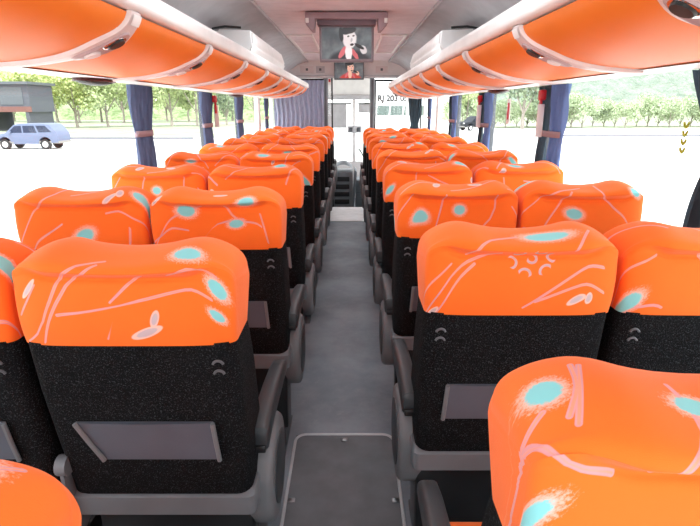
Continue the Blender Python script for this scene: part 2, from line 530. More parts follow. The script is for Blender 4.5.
seatL = make_seat(1); seatR = make_seat(-1); seatW = make_seat(0); seatW2 = dup(seatW)
# mirrored window seat for the right block
def mirror_x(t):
    for c in t.children:
        for o in (c, *c.children):
            o.data = o.data.copy()
            o.data.transform(Matrix.Scale(-1, 4, (1, 0, 0))); o.data.flip_normals()
mirror_x(seatW2)
XLA, XLW, XRA, XRW = -.447, -.898, .390, .842
def rows_for(y0, first, last, pitch=.73): return [(i, y0 + pitch*i) for i in range(first, last+1)]
used = set()
seat_at = {}
def put(proto, x, y, label, group):
    if proto.name not in used: used.add(proto.name); o = proto; o.location = (x, y, 0)
    else: o = dup(proto, (x, y, 0))
    o['label'] = label; o['group'] = group
    return o
LROWS = [(0, .285)] + [(k+1, 1.02 + .733*k) for k in range(10)]
RROWS = [(0, .462)] + [(k+1, 1.18 + .730*k) for k in range(9)]
def word(i): return 'nearest row' if i == 0 else f'{ORD[i]} row from the camera'
for i, y in LROWS:
    seat_at['LA', i] = put(seatL, XLA - (.018 if i == 0 else 0), y, f'orange patterned seat beside the aisle, left block, {word(i)}', 'aisle seats of the left block')
    if i > 0:
        seat_at['LW', i] = put(seatW, XLW, y, f'orange patterned seat beside the window, left block, {word(i)}', 'window seats of the left block')
for i, y in RROWS:
    seat_at['RA', i] = put(seatR, XRA, y, f'orange patterned seat beside the aisle, right block, {word(i)}', 'aisle seats of the right block')
    if i > 0:
        seat_at['RW', i] = put(seatW2, XRW, y, f'orange patterned seat beside the window, right block, {word(i)}', 'window seats of the right block')
seat_at['LA',0]['label'] = 'orange seat top cut by the lower left corner, beside the aisle'
seat_at['LA',1]['label'] = 'orange seat with two blue spots and full black back, left of the aisle'
seat_at['LA',2]['label'] = 'orange seat with speckled blue spot, left of the aisle, behind the two-spot seat'.replace('behind','beyond')
seat_at['RA',0]['label'] = 'large orange seat top with pale blue patch filling the lower right corner'
seat_at['RA',1]['label'] = 'orange seat with ring-shaped flower emblem, right of the aisle'
def hero_mat(key, m):
    for c in seat_at[key].children:
        if c.name.split('.')[0] == 'headrest':
            c.data = c.data.copy(); c.data.materials[0] = m
hero_mat(('LA',1), M_l1); hero_mat(('RA',1), M_r1); hero_mat(('RA',0), M_r0); hero_mat(('LA',2), M_l2)

# ================================================================== SHELL
XL, XR = XC - 1.175, XC + 1.175
YB, YF = -1.3, 8.35           # back wall, front partition
bm = B(); box(bm, XL, XR, YB, 7.75, -.06, 0); struct('floor', bm, M_floor, smooth=False)
bm = B(); box(bm, XC-.30, XC+.30, 6.75, 7.72, .001, .006)  # front aisle floor, sunlight from the windshield painted on as near-white
st = obj('painted_sun_floor', bm, M_sunlit_step); tag(st, 'floor painted pale for sunlight at the front end of the aisle', 'floor strip')
bm = B(); box(bm, XL, XR, 7.75, 11.2, -.50, -.42); struct('floor_cab', bm, M_dgrey, smooth=False)
bm = B(); box(bm, XL, XR, 7.735, 7.76, -.42, .004); struct('trim_step', bm, M_sunlit_step, smooth=False)
SILL, WTOP = Z(-.72), Z(.13)
PIL = [(.20, 1.45), (1.46, 2.98), (2.98, 4.33), (4.33, 5.72), (5.72, 7.22)]
for sd, XW in (('left', XL), ('right', XR)):
    sg = -1 if sd == 'left' else 1
    xa, xb = sorted((XW, XW + sg*.06))
    bm = B(); box(bm, xa, xb, YB, 11.2, -1.1, SILL)
    box(bm, xa, xb, YB, 11.2, WTOP, 2.25)
    struct(f'wall_{sd}', bm, M_offw, smooth=False)
    bm = B(); box(bm, *sorted((XW - sg*.0, XW - sg*.035)), YB, 8.3, SILL-.04, SILL-.0, .008)
    struct(f'trim_{sd}_sill', bm, M_dgrey)
    n = 0
    ys = [-1.2] + [p[0] + .17 for p in PIL] + [7.16, 8.45, 9.9, 11.1]
    for a, b in zip(ys, ys[1:]):
        n += 1
        bm = B(); box(bm, *sorted((XW + sg*.03, XW + sg*.036)), a+.045, b-.045, SILL, WTOP)
        w = struct(f'window_{n + (0 if sd=="left" else 10)}', bm, M_glass, smooth=False)
    for k, y in enumerate(ys):
        wide = .04 if k not in (6,) else .08
        bm = B(); box(bm, *sorted((XW - sg*.004, XW + sg*.05)), y-wide, y+wide, SILL, WTOP, .004)
        o = struct(f'trim_{sd}_pillar_{k+1}', bm, M_white if k >= 6 else M_dgrey)
bm = B(); box(bm, XL, XR, YB-.06, YB, -.1, Z(-.75)); box(bm, XL, XR, YB-.06, YB, Z(.55), 2.25)
box(bm, XL, XL+.2, YB-.06, YB, Z(-.75), Z(.55)); box(bm, XR-.2, XR, YB-.06, YB, Z(-.75), Z(.55))
struct('wall_back', bm, M_offw, smooth=False)
bm = B(); box(bm, XL+.2, XR-.2, YB-.035, YB-.03, Z(-.75), Z(.55)); struct('window_30', bm, M_glass, smooth=False)  # unseen rear window, added so sky light reaches the seat backs

# ceiling : raised centre panel, sloping coves
CZ = Z(.665)
bm = B(); box(bm, XC-.62, XC+.62, YB, 8.6, CZ, CZ+.03); struct('ceiling', bm, M_ceil, smooth=False)
for sd, sg in (('left', -1), ('right', 1)):
    bm = B(); rows = []
    for y in (YB, 2, 4, 6, 8.6):
        rows.append([(XC + sg*d, y, Z(z)) for d, z in ((.600,.664),(.605,.645),(.66,.635),(.76,.60),(.87,.53),(.94,.44),(.98,.30))])
    grid(bm, rows); bmesh.ops.recalc_face_normals(bm, faces=bm.faces[:])
    o = struct(f'ceiling_cove_{sd}', bm, M_cove)
    bm = B(); box(bm, XC+sg*.605-.008, XC+sg*.605+.008, YB, 8.3, Z(.636), Z(.662), .003); struct(f'trim_{sd}_ceiling', bm, M_cove)
bm = B(); box(bm, XL-.06, XR+.06, YB-.06, 11.3, 2.25, 2.31); struct('roof', bm, M_offw, smooth=False)
# cross seams in the ceiling
# ceiling vents either side of the screen
def ceiling_vent(x, y, label):
    t = thing('ceiling_vent', label, 'vent', (x, y, CZ), 0, 'ceiling vent panels')
    bm = B()
    for (a, b, c, d) in ((-.125,.125,-.85,-.80),(-.125,.125,.80,.85),(-.125,-.10,-.80,.80),(.10,.125,-.80,.80)): box(bm, a, b, c, d, -.018, -.001, .003)
    obj('vent_frame', bm, M_white, t)
    bm = B(); box(bm, -.10, .10, -.80, .80, -.006, -.001)
    for k in range(12): box(bm, -.10, .10, -.74+k*.134, -.725+k*.134, -.011, -.005)
    obj('vent_panel', bm, M_ceil, t)
ceiling_vent(XC-.455, 6.2, 'pale square ceiling vent left of the hanging screen')
ceiling_vent(XC+.445, 6.2, 'pale square ceiling vent right of the hanging screen')

# ================================================================== LUGGAGE RACKS
RD0, RD1 = .530, .930        # distance of rail and lower edge from the centre line
RZ0, RZ1 = .240, .112
def rack_pt(sg, q, Y, lift=0):
    """q 0 (rail) .. 1 (lower edge) on the quarter-round front"""
    a = q * PI/2
    d = RD0 + .01 + (RD1 - RD0) * (1 - math.cos(a)); z = RZ0 - (RZ0 - RZ1) * math.sin(a)
    nx, nz = -math.cos(a)*.5, -math.sin(a)*.87
    L = math.hypot(nx, nz)
    d += nx/L*lift; z += nz/L*lift
    e = rack_end(Y)
    d = RD1 - (RD1 - d) * e; z = RZ1 + (z - RZ1) * (e**.6) + .09*(1-e)
    return (XC + sg*d, Y, Z(z))
YE0, YE1 = 7.0, 8.0
def rack_end(Y):
    if Y <= YE0: return 1
    f = min(1, (Y-YE0)/(YE1-YE0)); return max(0.0, (1 - f**2.6)) ** (1/2.0)
def make_rack(sg, ribs, label):
    sd = 'left' if sg < 0 else 'right'
    t = thing('luggage_rack', label, 'luggage rack', (0,0,0))
    y_start = -1.25
    edges = [y_start] + ribs + [YE1-.01]
    # rounded white rail
    bm = B(); rows = []
    ys = [y_start + i*.25 for i in range(int((YE0-y_start)/.25)+1)] + [YE0 + (YE1-YE0)*math.sin(PI/2*k/14) for k in range(0, 15)]
    for y in ys:
        e = rack_end(y)
        d = RD1 - (RD1 - RD0)*e; zz = RZ1 + (RZ0+.028-RZ1)*(e**.6) + .09*(1-e)
        ww, hh = .026, .032*(.5+.5*e)
        rows.append([(XC + sg*(d + .012 + p[0]), y, Z(zz + p[1])) for p in rrect(2*ww, 2*hh, .02, 5)])
    V = grid(bm, rows, closed_v=True); bm.faces.new(V[0]); bm.faces.new(V[-1]); bmesh.ops.recalc_face_normals(bm, faces=bm.faces[:])
    obj('rail', bm, M_white, t)
    # body shelf behind / on top, and underside running to the window head
    bm = B(); rows = []
    for y in ys:
        e = rack_end(y)
        d0 = RD1 - (RD1-RD0-.03)*e
        zt = RZ1 + (RZ0-.01-RZ1)*(e**.6) + .09*(1-e)
        rows.append([(XC+sg*d0, y, Z(zt)), (XC+sg*(d0+.1), y, Z(zt+.01)), (XC+sg*1.165, y, Z(RZ0+.05)), (XC+sg*1.172, y, Z(RZ1+.02)), (XC+sg*1.05, y, Z(RZ1-.004 + .03*(1-e))), (XC+sg*(RD1-.015*e), y, Z(RZ1-.004 + .09*(1-e)))])
    grid(bm, rows); bmesh.ops.recalc_face_normals(bm, faces=bm.faces[:])
    obj('shelf', bm, M_white, t)
    # orange doors
    for a, b in zip(edges, edges[1:]):
        bm = B(); rows = []
        n = 8 if b < YE0 else 20
        for i in range(n+1):
            y = a + .012 + (b-a-.024)*i/n
            rows.append([rack_pt(sg, .04 + .955*j/14, y, .0) for j in range(15)])
        grid(bm, rows); bmesh.ops.recalc_face_normals(bm, faces=bm.faces[:])
        obj('bin_door', bm, M_bin, t)
    # service ribs
    for y in ribs:
        if y > 7.3: continue
        bm = B(); rows = []
        for j in range(25):
            q = .02 + .97*j/24
            hw = .036 + .030*math.exp(-((q-.42)/.16)**2) - .020*max(0, q-.6)/.4
            rows.append([rack_pt(sg, q, y-hw, .0), rack_pt(sg, q, y-hw+.005, .010), rack_pt(sg, q, y-hw*.3, .013), rack_pt(sg, q, y+hw*.3, .013), rack_pt(sg, q, y+hw-.005, .010), rack_pt(sg, q, y+hw, .0)])
        grid(bm, rows); bmesh.ops.recalc_face_normals(bm, faces=bm.faces[:])
        rb = obj('service_strip', bm, M_rib, t)
        # recessed lamp housing ring, reading lamp, air nozzle, switch plate
        def disc(qc, yc, rq, ry, lift, thick, m, name, par):
            bm = B(); ring = []
            top = []; low = []
            for k in range(18):
                a = 2*PI*k/18
                low.append(rack_pt(sg, qc + rq*math.cos(a), yc + ry*math.sin(a), lift))
                top.append(rack_pt(sg, qc + rq*.88*math.cos(a), yc + ry*.88*math.sin(a), lift+thick))
            V = grid(bm, [low, top], closed_v=True); bm.faces.new(V[1]); bm.faces.new(V[0])
            bmesh.ops.recalc_face_normals(bm, faces=bm.faces[:])
            return obj(name, bm, m, par)
        disc(.43, y, .21, .040, .011, .006, M_lampring, 'lamp_housing', rb)
        disc(.36, y, .085, .031, .0145, .003, M_chrome, 'lamp_ring', rb); disc(.36, y, .060, .025, .017, .005, M_dark, 'reading_lamp', rb)
        disc(.52, y, .045, .022, .015, .007, M_rib, 'air_nozzle', rb)
        bm = B(); V = grid(bm, [[rack_pt(sg, .05 + .11*j/3, y + s*.026, .0155) for j in range(4)] for s in (-1, 1)])
        obj('number_plate', bm, M_white, rb)
    return t
Lr = [-.03 + .755*k for k in range(0, 11)]; Lr = [y for y in Lr if -1 < y < 7.35]
Rr = [.215 + .755*k for k in range(0, 11)]; Rr = [y for y in Rr if y < 7.35]
make_rack(-1, Lr, 'orange overhead luggage rack with white rail above the left windows')
make_rack(1, Rr, 'orange overhead luggage rack with white rail above the right windows')

# white air duct boxes above the racks
for sg, sd in ((-1, 'left'), (1, 'right')):
    t = thing('air_duct', f'white angular duct box between the ceiling and the {sd} rack', 'duct box', (XC + sg*.72, 4.3, Z(.27)), 0, 'duct boxes above the racks')
    bm = B()
    P = [(-.10, .0), (-.145, .10), (-.125, .195), (.10, .205), (.16, .0)]
    A = [(sg*p[0], -.85, p[1]) for p in P]; E = [(sg*p[0], .85, p[1]) for p in P]
    A = [(x, y + (.12 if z > .1 else 0), z) for x, y, z in A]; E = [(x, y - (.12 if z > .1 else 0), z) for x, y, z in E]
    va = [bm.verts.new(p) for p in A]; ve = [bm.verts.new(p) for p in E]
    bm.faces.new(va); bm.faces.new(ve)
    for i in range(5): bm.faces.new((va[i], va[(i+1)%5], ve[(i+1)%5], ve[i]))
    bmesh.ops.recalc_face_normals(bm, faces=bm.faces[:])
    bmesh.ops.bevel(bm, geom=bm.edges[:], offset=.014, segments=3, affect='EDGES')
    obj('duct_shell', bm, M_white, t)
    bm = B(); tube(bm, [(sg*-.06, -.745, .208), (sg*.04, -.75, .214), (sg*.11, -.77, .20), (sg*.15, -.83, .1)], .007, 8); obj('dark_seal', bm, M_dark, t)

# ================================================================== SCREENS
def screen_mat(name, small):
    """a singer in a dark jacket with a red collar, holding a microphone, on a dark stage"""
    t = NT(name); uv = t.coord('Object')
    sx = t.n('ShaderNodeSeparateXYZ'); t.l(uv, sx.inputs[0])
    p = t.n('ShaderNodeCombineXYZ'); t.l(sx.outputs[0], p.inputs[0]); t.l(sx.outputs[2], p.inputs[1])
    wob = t.noise(uv, 30, 3, out=1)
    P = t.vec('ADD', p.outputs[0], t.scale(t.vec('SUBTRACT', wob, (.5,.5,.5)), .012))
    def ell(x, y, a, b, rot=0, soft=.12):
        q = t.vec('SUBTRACT', P, (x, y, 0))
        r = t.n('ShaderNodeVectorRotate', rotation_type='Z_AXIS'); t.l(q, r.inputs[0]); r.inputs['Angle'].default_value = -rot
        e = t.vec('LENGTH', t.vec('MULTIPLY', r.outputs[0], (1/a, 1/b, 0)), out=1)
        return t.step(e, 1-soft, 1+soft, 1, 0)
    k = 1
    shirt = lin('B83A34') if small else lin('2C2E33')
    bgn = t.noise(uv, 7, 3)
    col = t.mix(t.step(bgn, .3, .75), lin('3B4247'), lin('6F787B'))
    col = t.mix(ell(.02, -.16, .17, .12), col, shirt)                 # shoulders
    col = t.mix(ell(-.030, -.062, .018, .050, -.6), col, lin('C4656B'))   # collar
    col = t.mix(ell(.060, -.075, .015, .045, .6), col, lin('BC5C62'))
    col = t.mix(ell(.015, -.065, .026, .055), col, lin('DCDCDC') if not small else lin('E0B7A0'))
    col = t.mix(ell(.02, .032, .052, .066, .15), col, lin('D9D9DA') if not small else lin('E4B9A2'))  # face
    col = t.mix(ell(.010, .088, .062, .026, .15), col, lin('2A2A2D'))       # hair
    col = t.mix(ell(-.04, .06, .016, .05, .1), col, lin('2A2A2D'))
    col = t.mix(ell(.012, .048, .010, .005, .1), col, lin('55504F')); col = t.mix(ell(.05, .052, .009, .005, .1), col, lin('55504F'))
    col = t.mix(ell(.036, .022, .007, .016, -.15), col, lin('AFAFB2'))
    col = t.mix(ell(.04, -.008, .015, .008, .1), col, lin('403838'))
    col = t.mix(ell(.125, -.045, .024, .032, .5), col, lin('C4C4C6') if not small else lin('E0B49C'))         # hand
    col = t.mix(ell(.095, -.022, .040, .012, -.5), col, lin('1B1B1E'))     # microphone
    b = t.bsdf(col, .25, 0, .4)
    t.l(col, b.inputs['Emission Color']); b.inputs['Emission Strength'].default_value = .35
    return t.m
def make_monitor(x, y, w, h, ztop, small, label):
    t = thing('hanging_monitor', label, 'monitor', (x, y, ztop))
    bm = B(); box(bm, -w/2, w/2, -.02, .02, -h, 0, .008, 3)
    f = obj('monitor_case', bm, M_dgrey if small else plain('mauve grey plastic', '7B6F75', .4), t)
    bm = B(); bw = w-.035; bh = h-.045
    box(bm, -bw/2, bw/2, -.002, .002, -bh/2, bh/2)
    s = obj('screen', bm, screen_mat('screen picture small' if small else 'screen picture', small), f, smooth=False)
    s.location = (0, -.0215, -h/2); s.scale = (1, 1, 1)
    if small: s.location = (0, -.0215, -h/2)
    return t, f
mx = XC + .01
t, f = make_monitor(mx-.01, 4.20, .405, .262, Z(.585), False, 'large fold-down screen showing a singer, hanging from the ceiling')
bm = B()      # curved ceiling mount
pl = [(-.30, .04)] + [(-.30 + .6*k/16, .035 - .0 + .012*math.sin(PI*k/16)) for k in range(17)] + [(.30, -.005), (.262, -.045), (.235, -.045), (.225, -.005), (-.225, -.005), (-.235, -.045), (-.262, -.045), (-.30, -.005)]
pl = [(-.30, .070), (.30, .070), (.30, .0), (.255, -.05), (.235, -.05), (.228, .026), (-.228, .026), (-.235, -.05), (-.255, -.05), (-.30, .0)]
extrude_poly(bm, pl, 1, -.10, .06, .004); obj('ceiling_mount', bm, plain('mauve mount plastic', '9C878E', .5), t)
bm = B(); box(bm, -.215, .215, -.06, .05, -.012, .028, .004); obj('hinge_bar', bm, plain('mauve hinge', '6A5A62', .5), t)
for sx in (-1, 1):
    bm = B(); box(bm, sx*.285-.012, sx*.285+.012, -.108, -.095, -.002, .03, .003); obj('mount_light', bm, M_white, t)
make_monitor(mx, 8.15, .44, .27, Z(.655), True, 'small far screen showing a singer in red above the front doorway')

# ================================================================== FRONT PARTITION
bm = B()
box(bm, XL, XR, 8.30, 8.36, Z(.43), 2.25)
struct('wall_front', bm, M_offw, smooth=False)
# small panels on the header
for k, (x, w, m, lab) in enumerate(((-.62, .20, M_rib, 'pale plate on the front header, outermost left'), (-.42, .13, M_cove, 'grey control plate on the front header left of the small screen'), (.5, .18, M_rib, 'pale plate on the front header right of the small screen'))):
    t = thing('header_plate', lab, 'plate', (XC + x, 8.297, Z(.535)))
    bm = B(); box(bm, -w/2, w/2, -.010, .0, -.045, .05, .003); obj('plate', bm, m, t)
    bm = B(); box(bm, -.018, .018, -.016, -.009, -.015, .02, .003); obj('switch', bm, M_dgrey, t)
# beam under header
bm = B(); box(bm, XL, XR, 8.24, 8.30, Z(.415), Z(.455), .01); struct('trim_beam', bm, M_cove)
def post(x0, x1, m, label, name='partition_post'):
    t = thing(name, label, 'post', ((x0+x1)/2, 8.33, 0))
    w = (x1-x0)/2
    bm = B(); box(bm, -w, w, -.04, .04, -.42, Z(.43), .01); obj('post_body', bm, m, t)
    bm = B(); box(bm, -w*.35, w*.35, -.046, -.038, .1, Z(.40), .002); obj('inset_strip', bm, M_dgrey, t)
post(-.405, -.335, M_post, 'grey metal post left of the front doorway')
post(.30, .372, M_post, 'grey metal post right of the front doorway')
# dark jamb edge beside left opening
bm = B(); box(bm, -.285, -.262, 8.30, 8.36, -.42, Z(.43), .004); o = obj('door_jamb', bm, M_dark); tag(o, 'thin black jamb on the left edge of the front doorway', 'jamb')
bm = B(); box(bm, -.335, -.285, 8.328, 8.334, .3, Z(.42)); o = struct('window_40', bm, M_glass, smooth=False)
t = thing('warning_label', 'small red and white label at the top of the left door post', 'label', (-.31, 8.318, Z(.36)))
bm = B(); box(bm, -.02, .02, -.002, .002, -.05, .05); obj('label_sheet', bm, M_white, t, smooth=False)
bm = B(); box(bm, -.016, .016, -.004, -.002, 0, .045); obj('red_patch', bm, M_red, t, smooth=False)
# lower panels of partition
for x0, x1, nm in ((XL, -.405, 'left'), (.372, XR, 'right')):
    bm = B(); box(bm, x0, x1, 8.31, 8.35, -.1, Z(-.40)); struct(f'wall_partition_{nm}', bm, M_dgrey, smooth=False)
# glass screen right with dark frame
t = thing('glass_screen', 'glass partition in a black frame right of the front doorway', 'glass screen', (.76, 8.33, Z(0)))
bm = B(); a, b, z0, z1 = -.385, .34, -.40, .40
box(bm, a, a+.022, -.02, .02, z0, z1); box(bm, b-.02, b, -.02, .02, z0, z1); box(bm, a, b, -.02, .02, z1-.03, z1); box(bm, a, b, -.02, .02, z0, z0+.02)
obj('frame', bm, M_dark, t, smooth=False)
bm = B(); box(bm, a+.02, b-.02, -.003, .003, z0+.02, z1-.02); obj('pane', bm, M_glass, t, smooth=False)

# ------------------------------------------------------------------ curtains
def cloth_bm(w, z0, z1, ztie, wt, pleats, amp, flip=0, off=0, thick=1):
    """hanging pleated cloth in the x-z plane (x along the wall); pinched at ztie"""
    bm = B(); rows = []; N = pleats*8; H = 30
    for j in range(H+1):
        z = z0 + (z1-z0)*j/H
        if ztie is None: ww = w; am = amp
        else:
            d = abs(z - ztie)
            up = (z1 - ztie) if z > ztie else (ztie - z0)
            f = min(1, d/up)
            f = f**.62
            lim = w if z > ztie else w*.82
            ww = wt + (lim - wt)*f; am = amp*(.35 + .65*f)
        row = []
        for i in range(N+1):
            s = -1 + 2*i/N
            ph = 2*PI*pleats*i/N
            row.append((off + ww/2*s, am*math.sin(ph + .8*math.sin(j*.35)) + .004*math.sin(ph*2.3 + j*.2), z))
        rows.append(row)
    grid(bm, rows); bmesh.ops.recalc_face_normals(bm, faces=bm.faces[:])
    return bm
def window_curtain(sg, y, label, w=.23, dark=False, tie=.72, group='tied window curtains'):
    xw = (XL + .055) if sg < 0 else (XR - .055)
    t = thing('window_curtain', label, 'curtain', (xw, y, 0), PI/2 if sg < 0 else -PI/2, group)
    # local x runs along the wall
    z0, z1, zt = Z(-.66), Z(.112), Z(-.14)
    far = 1 if sg < 0 else -1          # local x sign of the far (forward) side
    if sg < 0 or dark:
        obj('curtain_cloth', cloth_bm(w, z0, z1, zt, w*tie, 8, .018), M_cdark if dark else M_cblue, t, angle=80)
    else:
        obj('curtain_cloth', cloth_bm(w*.58, z0, z1, zt, w*.40, 5, .018, off=w*.20), M_cblue2, t, angle=80)
        obj('curtain_lining', cloth_bm(w*.46, z0, z1, zt, w*.30, 4, .018, off=-w*.27), M_cdark, t, angle=80)
    bm = B(); rows = []
    for k in range(20):
        a = 2*PI*k/20
        rows.append([(w*(tie+.03)/2*math.cos(a), .032*math.sin(a), zt + dz) for dz in (-.016, .016)])
    grid(bm, rows, closed_u=True); bmesh.ops.recalc_face_normals(bm, faces=bm.faces[:])
    sv = obj('tieback', bm, M_tie, t)
    so = sv.modifiers.new('s', 'SOLIDIFY'); so.thickness = .004
    return t
LC = [1.44, 2.98, 4.33, 5.62]
names_l = ['slate curtain edge at the left frame edge, nearest left window', 'tied slate blue curtain on the nearest full left pillar, beside the car view',
           'tied slate blue curtain second along the left windows, with a red tag', 'tied slate blue curtain third along the left windows']
for y, n in zip(LC, names_l): window_curtain(-1, y, n, .30, tie=.72 if y > 2 else .3)
names_r = ['dark slate curtain edge at the right frame edge, nearest right window', 'tied blue and dark slate curtain, nearest full one on the right, beside red hammer',
           'tied blue and dark slate curtain second along the right windows', 'tied blue and dark slate curtain third along the right windows']
for y, n in zip([1.54, 2.93, 4.38, 5.76], names_r): window_curtain(1, y, n, .42, dark=y < 2, tie=.72 if y > 2 else .3)
window_curtain(-1, 7.42, 'tied slate blue curtain last along the left, beside white pillar', .22)
window_curtain(1, 7.45, 'tied blue curtain last along the right, beside white pillar', .22)
# partition curtains
t = thing('partition_curtain', 'wide grey lilac pleated curtain across the left front partition', 'curtain', (-.775, 8.25, 0))
obj('curtain_cloth', cloth_bm(.76, Z(-.55), Z(.385), None, 0, 11, .026), M_cgrey, t, angle=80)
bm = B(); tube(bm, [(-.38, 0, Z(.395)), (.38, 0, Z(.395))], .012); obj('curtain_rod', bm, M_dark, t)
t = thing('partition_curtain', 'narrow dark grey gathered curtain at the right end of the glass partition', 'curtain', (.985, 8.22, 0))
obj('curtain_cloth', cloth_bm(.24, Z(-.50), Z(.33), Z(-.26), .11, 6, .02), M_cdark, t, angle=80)
bm = B(); tube(bm, [(-.15, 0, Z(.34)), (.15, 0, Z(.34))], .010); obj('curtain_rod', bm, M_dark, t)

# ------------------------------------------------------------------ hammers, pods, stickers
def hammer(sg, y, label):
    xw = (XL + .105) if sg < 0 else (XR - .105)
    t = thing('emergency_hammer', label, 'emergency hammer', (xw, y, Z(-.02)), 0 if sg > 0 else PI, 'emergency hammers on the window pillars')
    bm = B(); box(bm, -.012, .02, -.025, .025, .055, .11, .008); obj('holder', bm, M_red, t)
    bm = B(); tube(bm, [(0,-.0,.06),(0,0,-.03)], .009); obj('handle', bm, M_red, t)
    bm = B(); box(bm, -.018, .018, -.016, -.010, -.14, .035, .002); obj('instruction_tag', bm, M_white, t)
hammer(1, 2.98, 'red emergency hammer with white tag on the nearest right curtain')
hammer(1, 4.40, 'red emergency hammer with white tag on the second right curtain')
hammer(-1, 4.42, 'red emergency hammer with white tag on the second left curtain')
def pod(sg, y, label):
    x = (XL + .17) if sg < 0 else (XR - .17)
    t = thing('speaker_pod', label, 'speaker pod', (x, y, Z(RZ1-.008)), 0, 'dark pods under the racks')
    bm = B(); rows = []
    for j in range(7):
        a = PI/2*j/6
        rows.append([(.055*math.cos(a)*math.cos(b), .13*math.cos(a)*math.sin(b), -.022*math.sin(a)) for b in [2*PI*k/24 for k in range(24)]])
    V = grid(bm, rows, closed_v=True); bmesh.ops.remove_doubles(bm, verts=bm.verts[:], dist=1e-5); bmesh.ops.recalc_face_normals(bm, faces=bm.faces[:])
    obj('pod_shell', bm, M_dark, t)
    bm = B(); tube(bm, [(.057*math.cos(2*PI*k/24), .134*math.sin(2*PI*k/24), -.003) for k in range(25)], .005, 6); obj('pod_ring', bm, plain('dark maroon', '4A2024', .4), t)
pod(-1, 2.22, 'dark boat-shaped pod under the left rack before the nearest curtain')
pod(-1, 4.95, 'dark boat-shaped pod under the left rack beside the third curtain')
pod(1, 3.62, 'dark boat-shaped pod under the right rack above the second curtain')
def leaf_sticker(y, z, k, label):
    t = thing('window_sticker', label, 'sticker', (XR+.026, y, Z(z)), -PI/2); t.scale = (.72, 1, .72)
    for i in range(k):
        bm = B()
        for s in (-1, 1):
            v = [bm.verts.new((s*p[0], 0, p[1] - i*.040)) for p in ((0,0),(.021,.014),(.027,.032),(.012,.036),(0,.019))]
            bm.faces.new(v)
        obj('chevron', bm, M_lime, t, smooth=False)
leaf_sticker(1.88, -.075, 4, 'lime green chevron sticker on the nearest right window')
t = thing('window_notice', 'small red and white notice on the second right window', 'notice', (XR+.026, 4.02, Z(-.03)), -PI/2)
bm = B(); box(bm, -.04, .04, -.001, .001, -.09, .09); obj('notice_sheet', bm, M_white, t, smooth=False)
bm = B(); box(bm, -.018, .018, -.004, -.0015, -.06, .06); obj('red_stripe', bm, M_red, t, smooth=False)

# ------------------------------------------------------------------ floor hatch
t = thing('floor_hatch', 'metal-edged hatch cover set in the aisle floor', 'hatch', (XC, 1.30, 0))
bm = B(); w, y1, y0, r = .222, .77, -1.4, .05
pts = [(-w, y0, .003), (-w, y1-r, .003)] + [(-w + r - r*math.cos(a), y1 - r + r*math.sin(a), .003) for a in [PI/2*k/6 for k in range(7)]] + \
      [(w - r + r*math.sin(a), y1 - r + r*math.cos(a), .003) for a in [PI/2*k/6 for k in range(7)]] + [(w, y1-r, .003), (w, y0, .003)]
tube(bm, pts, .0065, 6); obj('edge_strip', bm, plain('bright aluminium strip', 'C9CCCF', .35), t)
bm = B(); box(bm, -w, w, y0, y1-.004, .0005, .0025); obj('hatch_cover', bm, plain('dark grey vinyl', '6B6E72', .6, var=.1, bump=.2), t, smooth=False)
for (x, y) in ((0, y1-.04), (-w+.022, y1-.42), (w-.022, y1-.42)):
    bm = B(); box(bm, x-.014, x+.014, y-.012, y+.012, .002, .007, .003); obj('latch', bm, M_screw, t)

# ------------------------------------------------------------------ driver's cab
bm = B(); box(bm, XL, XR, 11.14, 11.2, -1.0, .35); struct('wall_cab', bm, M_offw, smooth=False)
bm = B(); box(bm, XL, XR, 11.16, 11.17, .35, 2.07); struct('window_41', bm, M_glass, smooth=False)
bm = B(); box(bm, XL, .42, 11.10, 11.2, 1.68, 2.26, .01); box(bm, .42, XR, 11.10, 11.2, 2.06, 2.26, .01); struct('trim_windshield_top', bm, M_white)
bm = B(); box(bm, XL, .42, 11.05, 11.12, 1.59, 1.69, .01); o = obj('sunshade_roll', bm, M_cove); tag(o, 'grey textured roll strip along the top of the windshield', 'roll blind')
bm = B(); box(bm, .055, .115, 11.08, 11.16, .35, 1.69, .015); struct('trim_windshield_post', bm, M_offw)
t = thing('sun_visor', 'grey sun visor left of the windshield post', 'sun visor', (-.20, 10.95, 1.51), 0, 'windshield visors')
bm = B(); box(bm, -.30, .13, -.01, .01, -.47, .0, .008); obj('visor_blade', bm, M_cove, t)
bm = B(); tube(bm, [(-.30, .0, .005), (.24, .0, .005)], .014); obj('visor_rod', bm, M_dark, t)
t = thing('sun_visor', 'grey sun visor right of the windshield post', 'sun visor', (.40, 10.95, 1.51), 0, 'windshield visors')
bm = B(); box(bm, -.23, .02, -.01, .01, -.17, .0, .008); obj('visor_blade', bm, M_cove, t)
bm = B(); tube(bm, [(-.24, 0, .005), (.03, 0, .005)], .014); obj('visor_rod', bm, M_dark, t)
t = thing('card_holder', 'grey box clipped halfway up the windshield post', 'box', (.085, 11.0, 1.00))
bm = B(); box(bm, -.14, .16, -.03, .03, -.06, .08, .01); obj('holder_body', bm, M_cove, t)
for x in (-.07, .09):
    bm = B(); box(bm, x-.035, x+.035, -.036, -.028, -.035, .05, .004); obj('holder_slot', bm, M_dgrey, t)
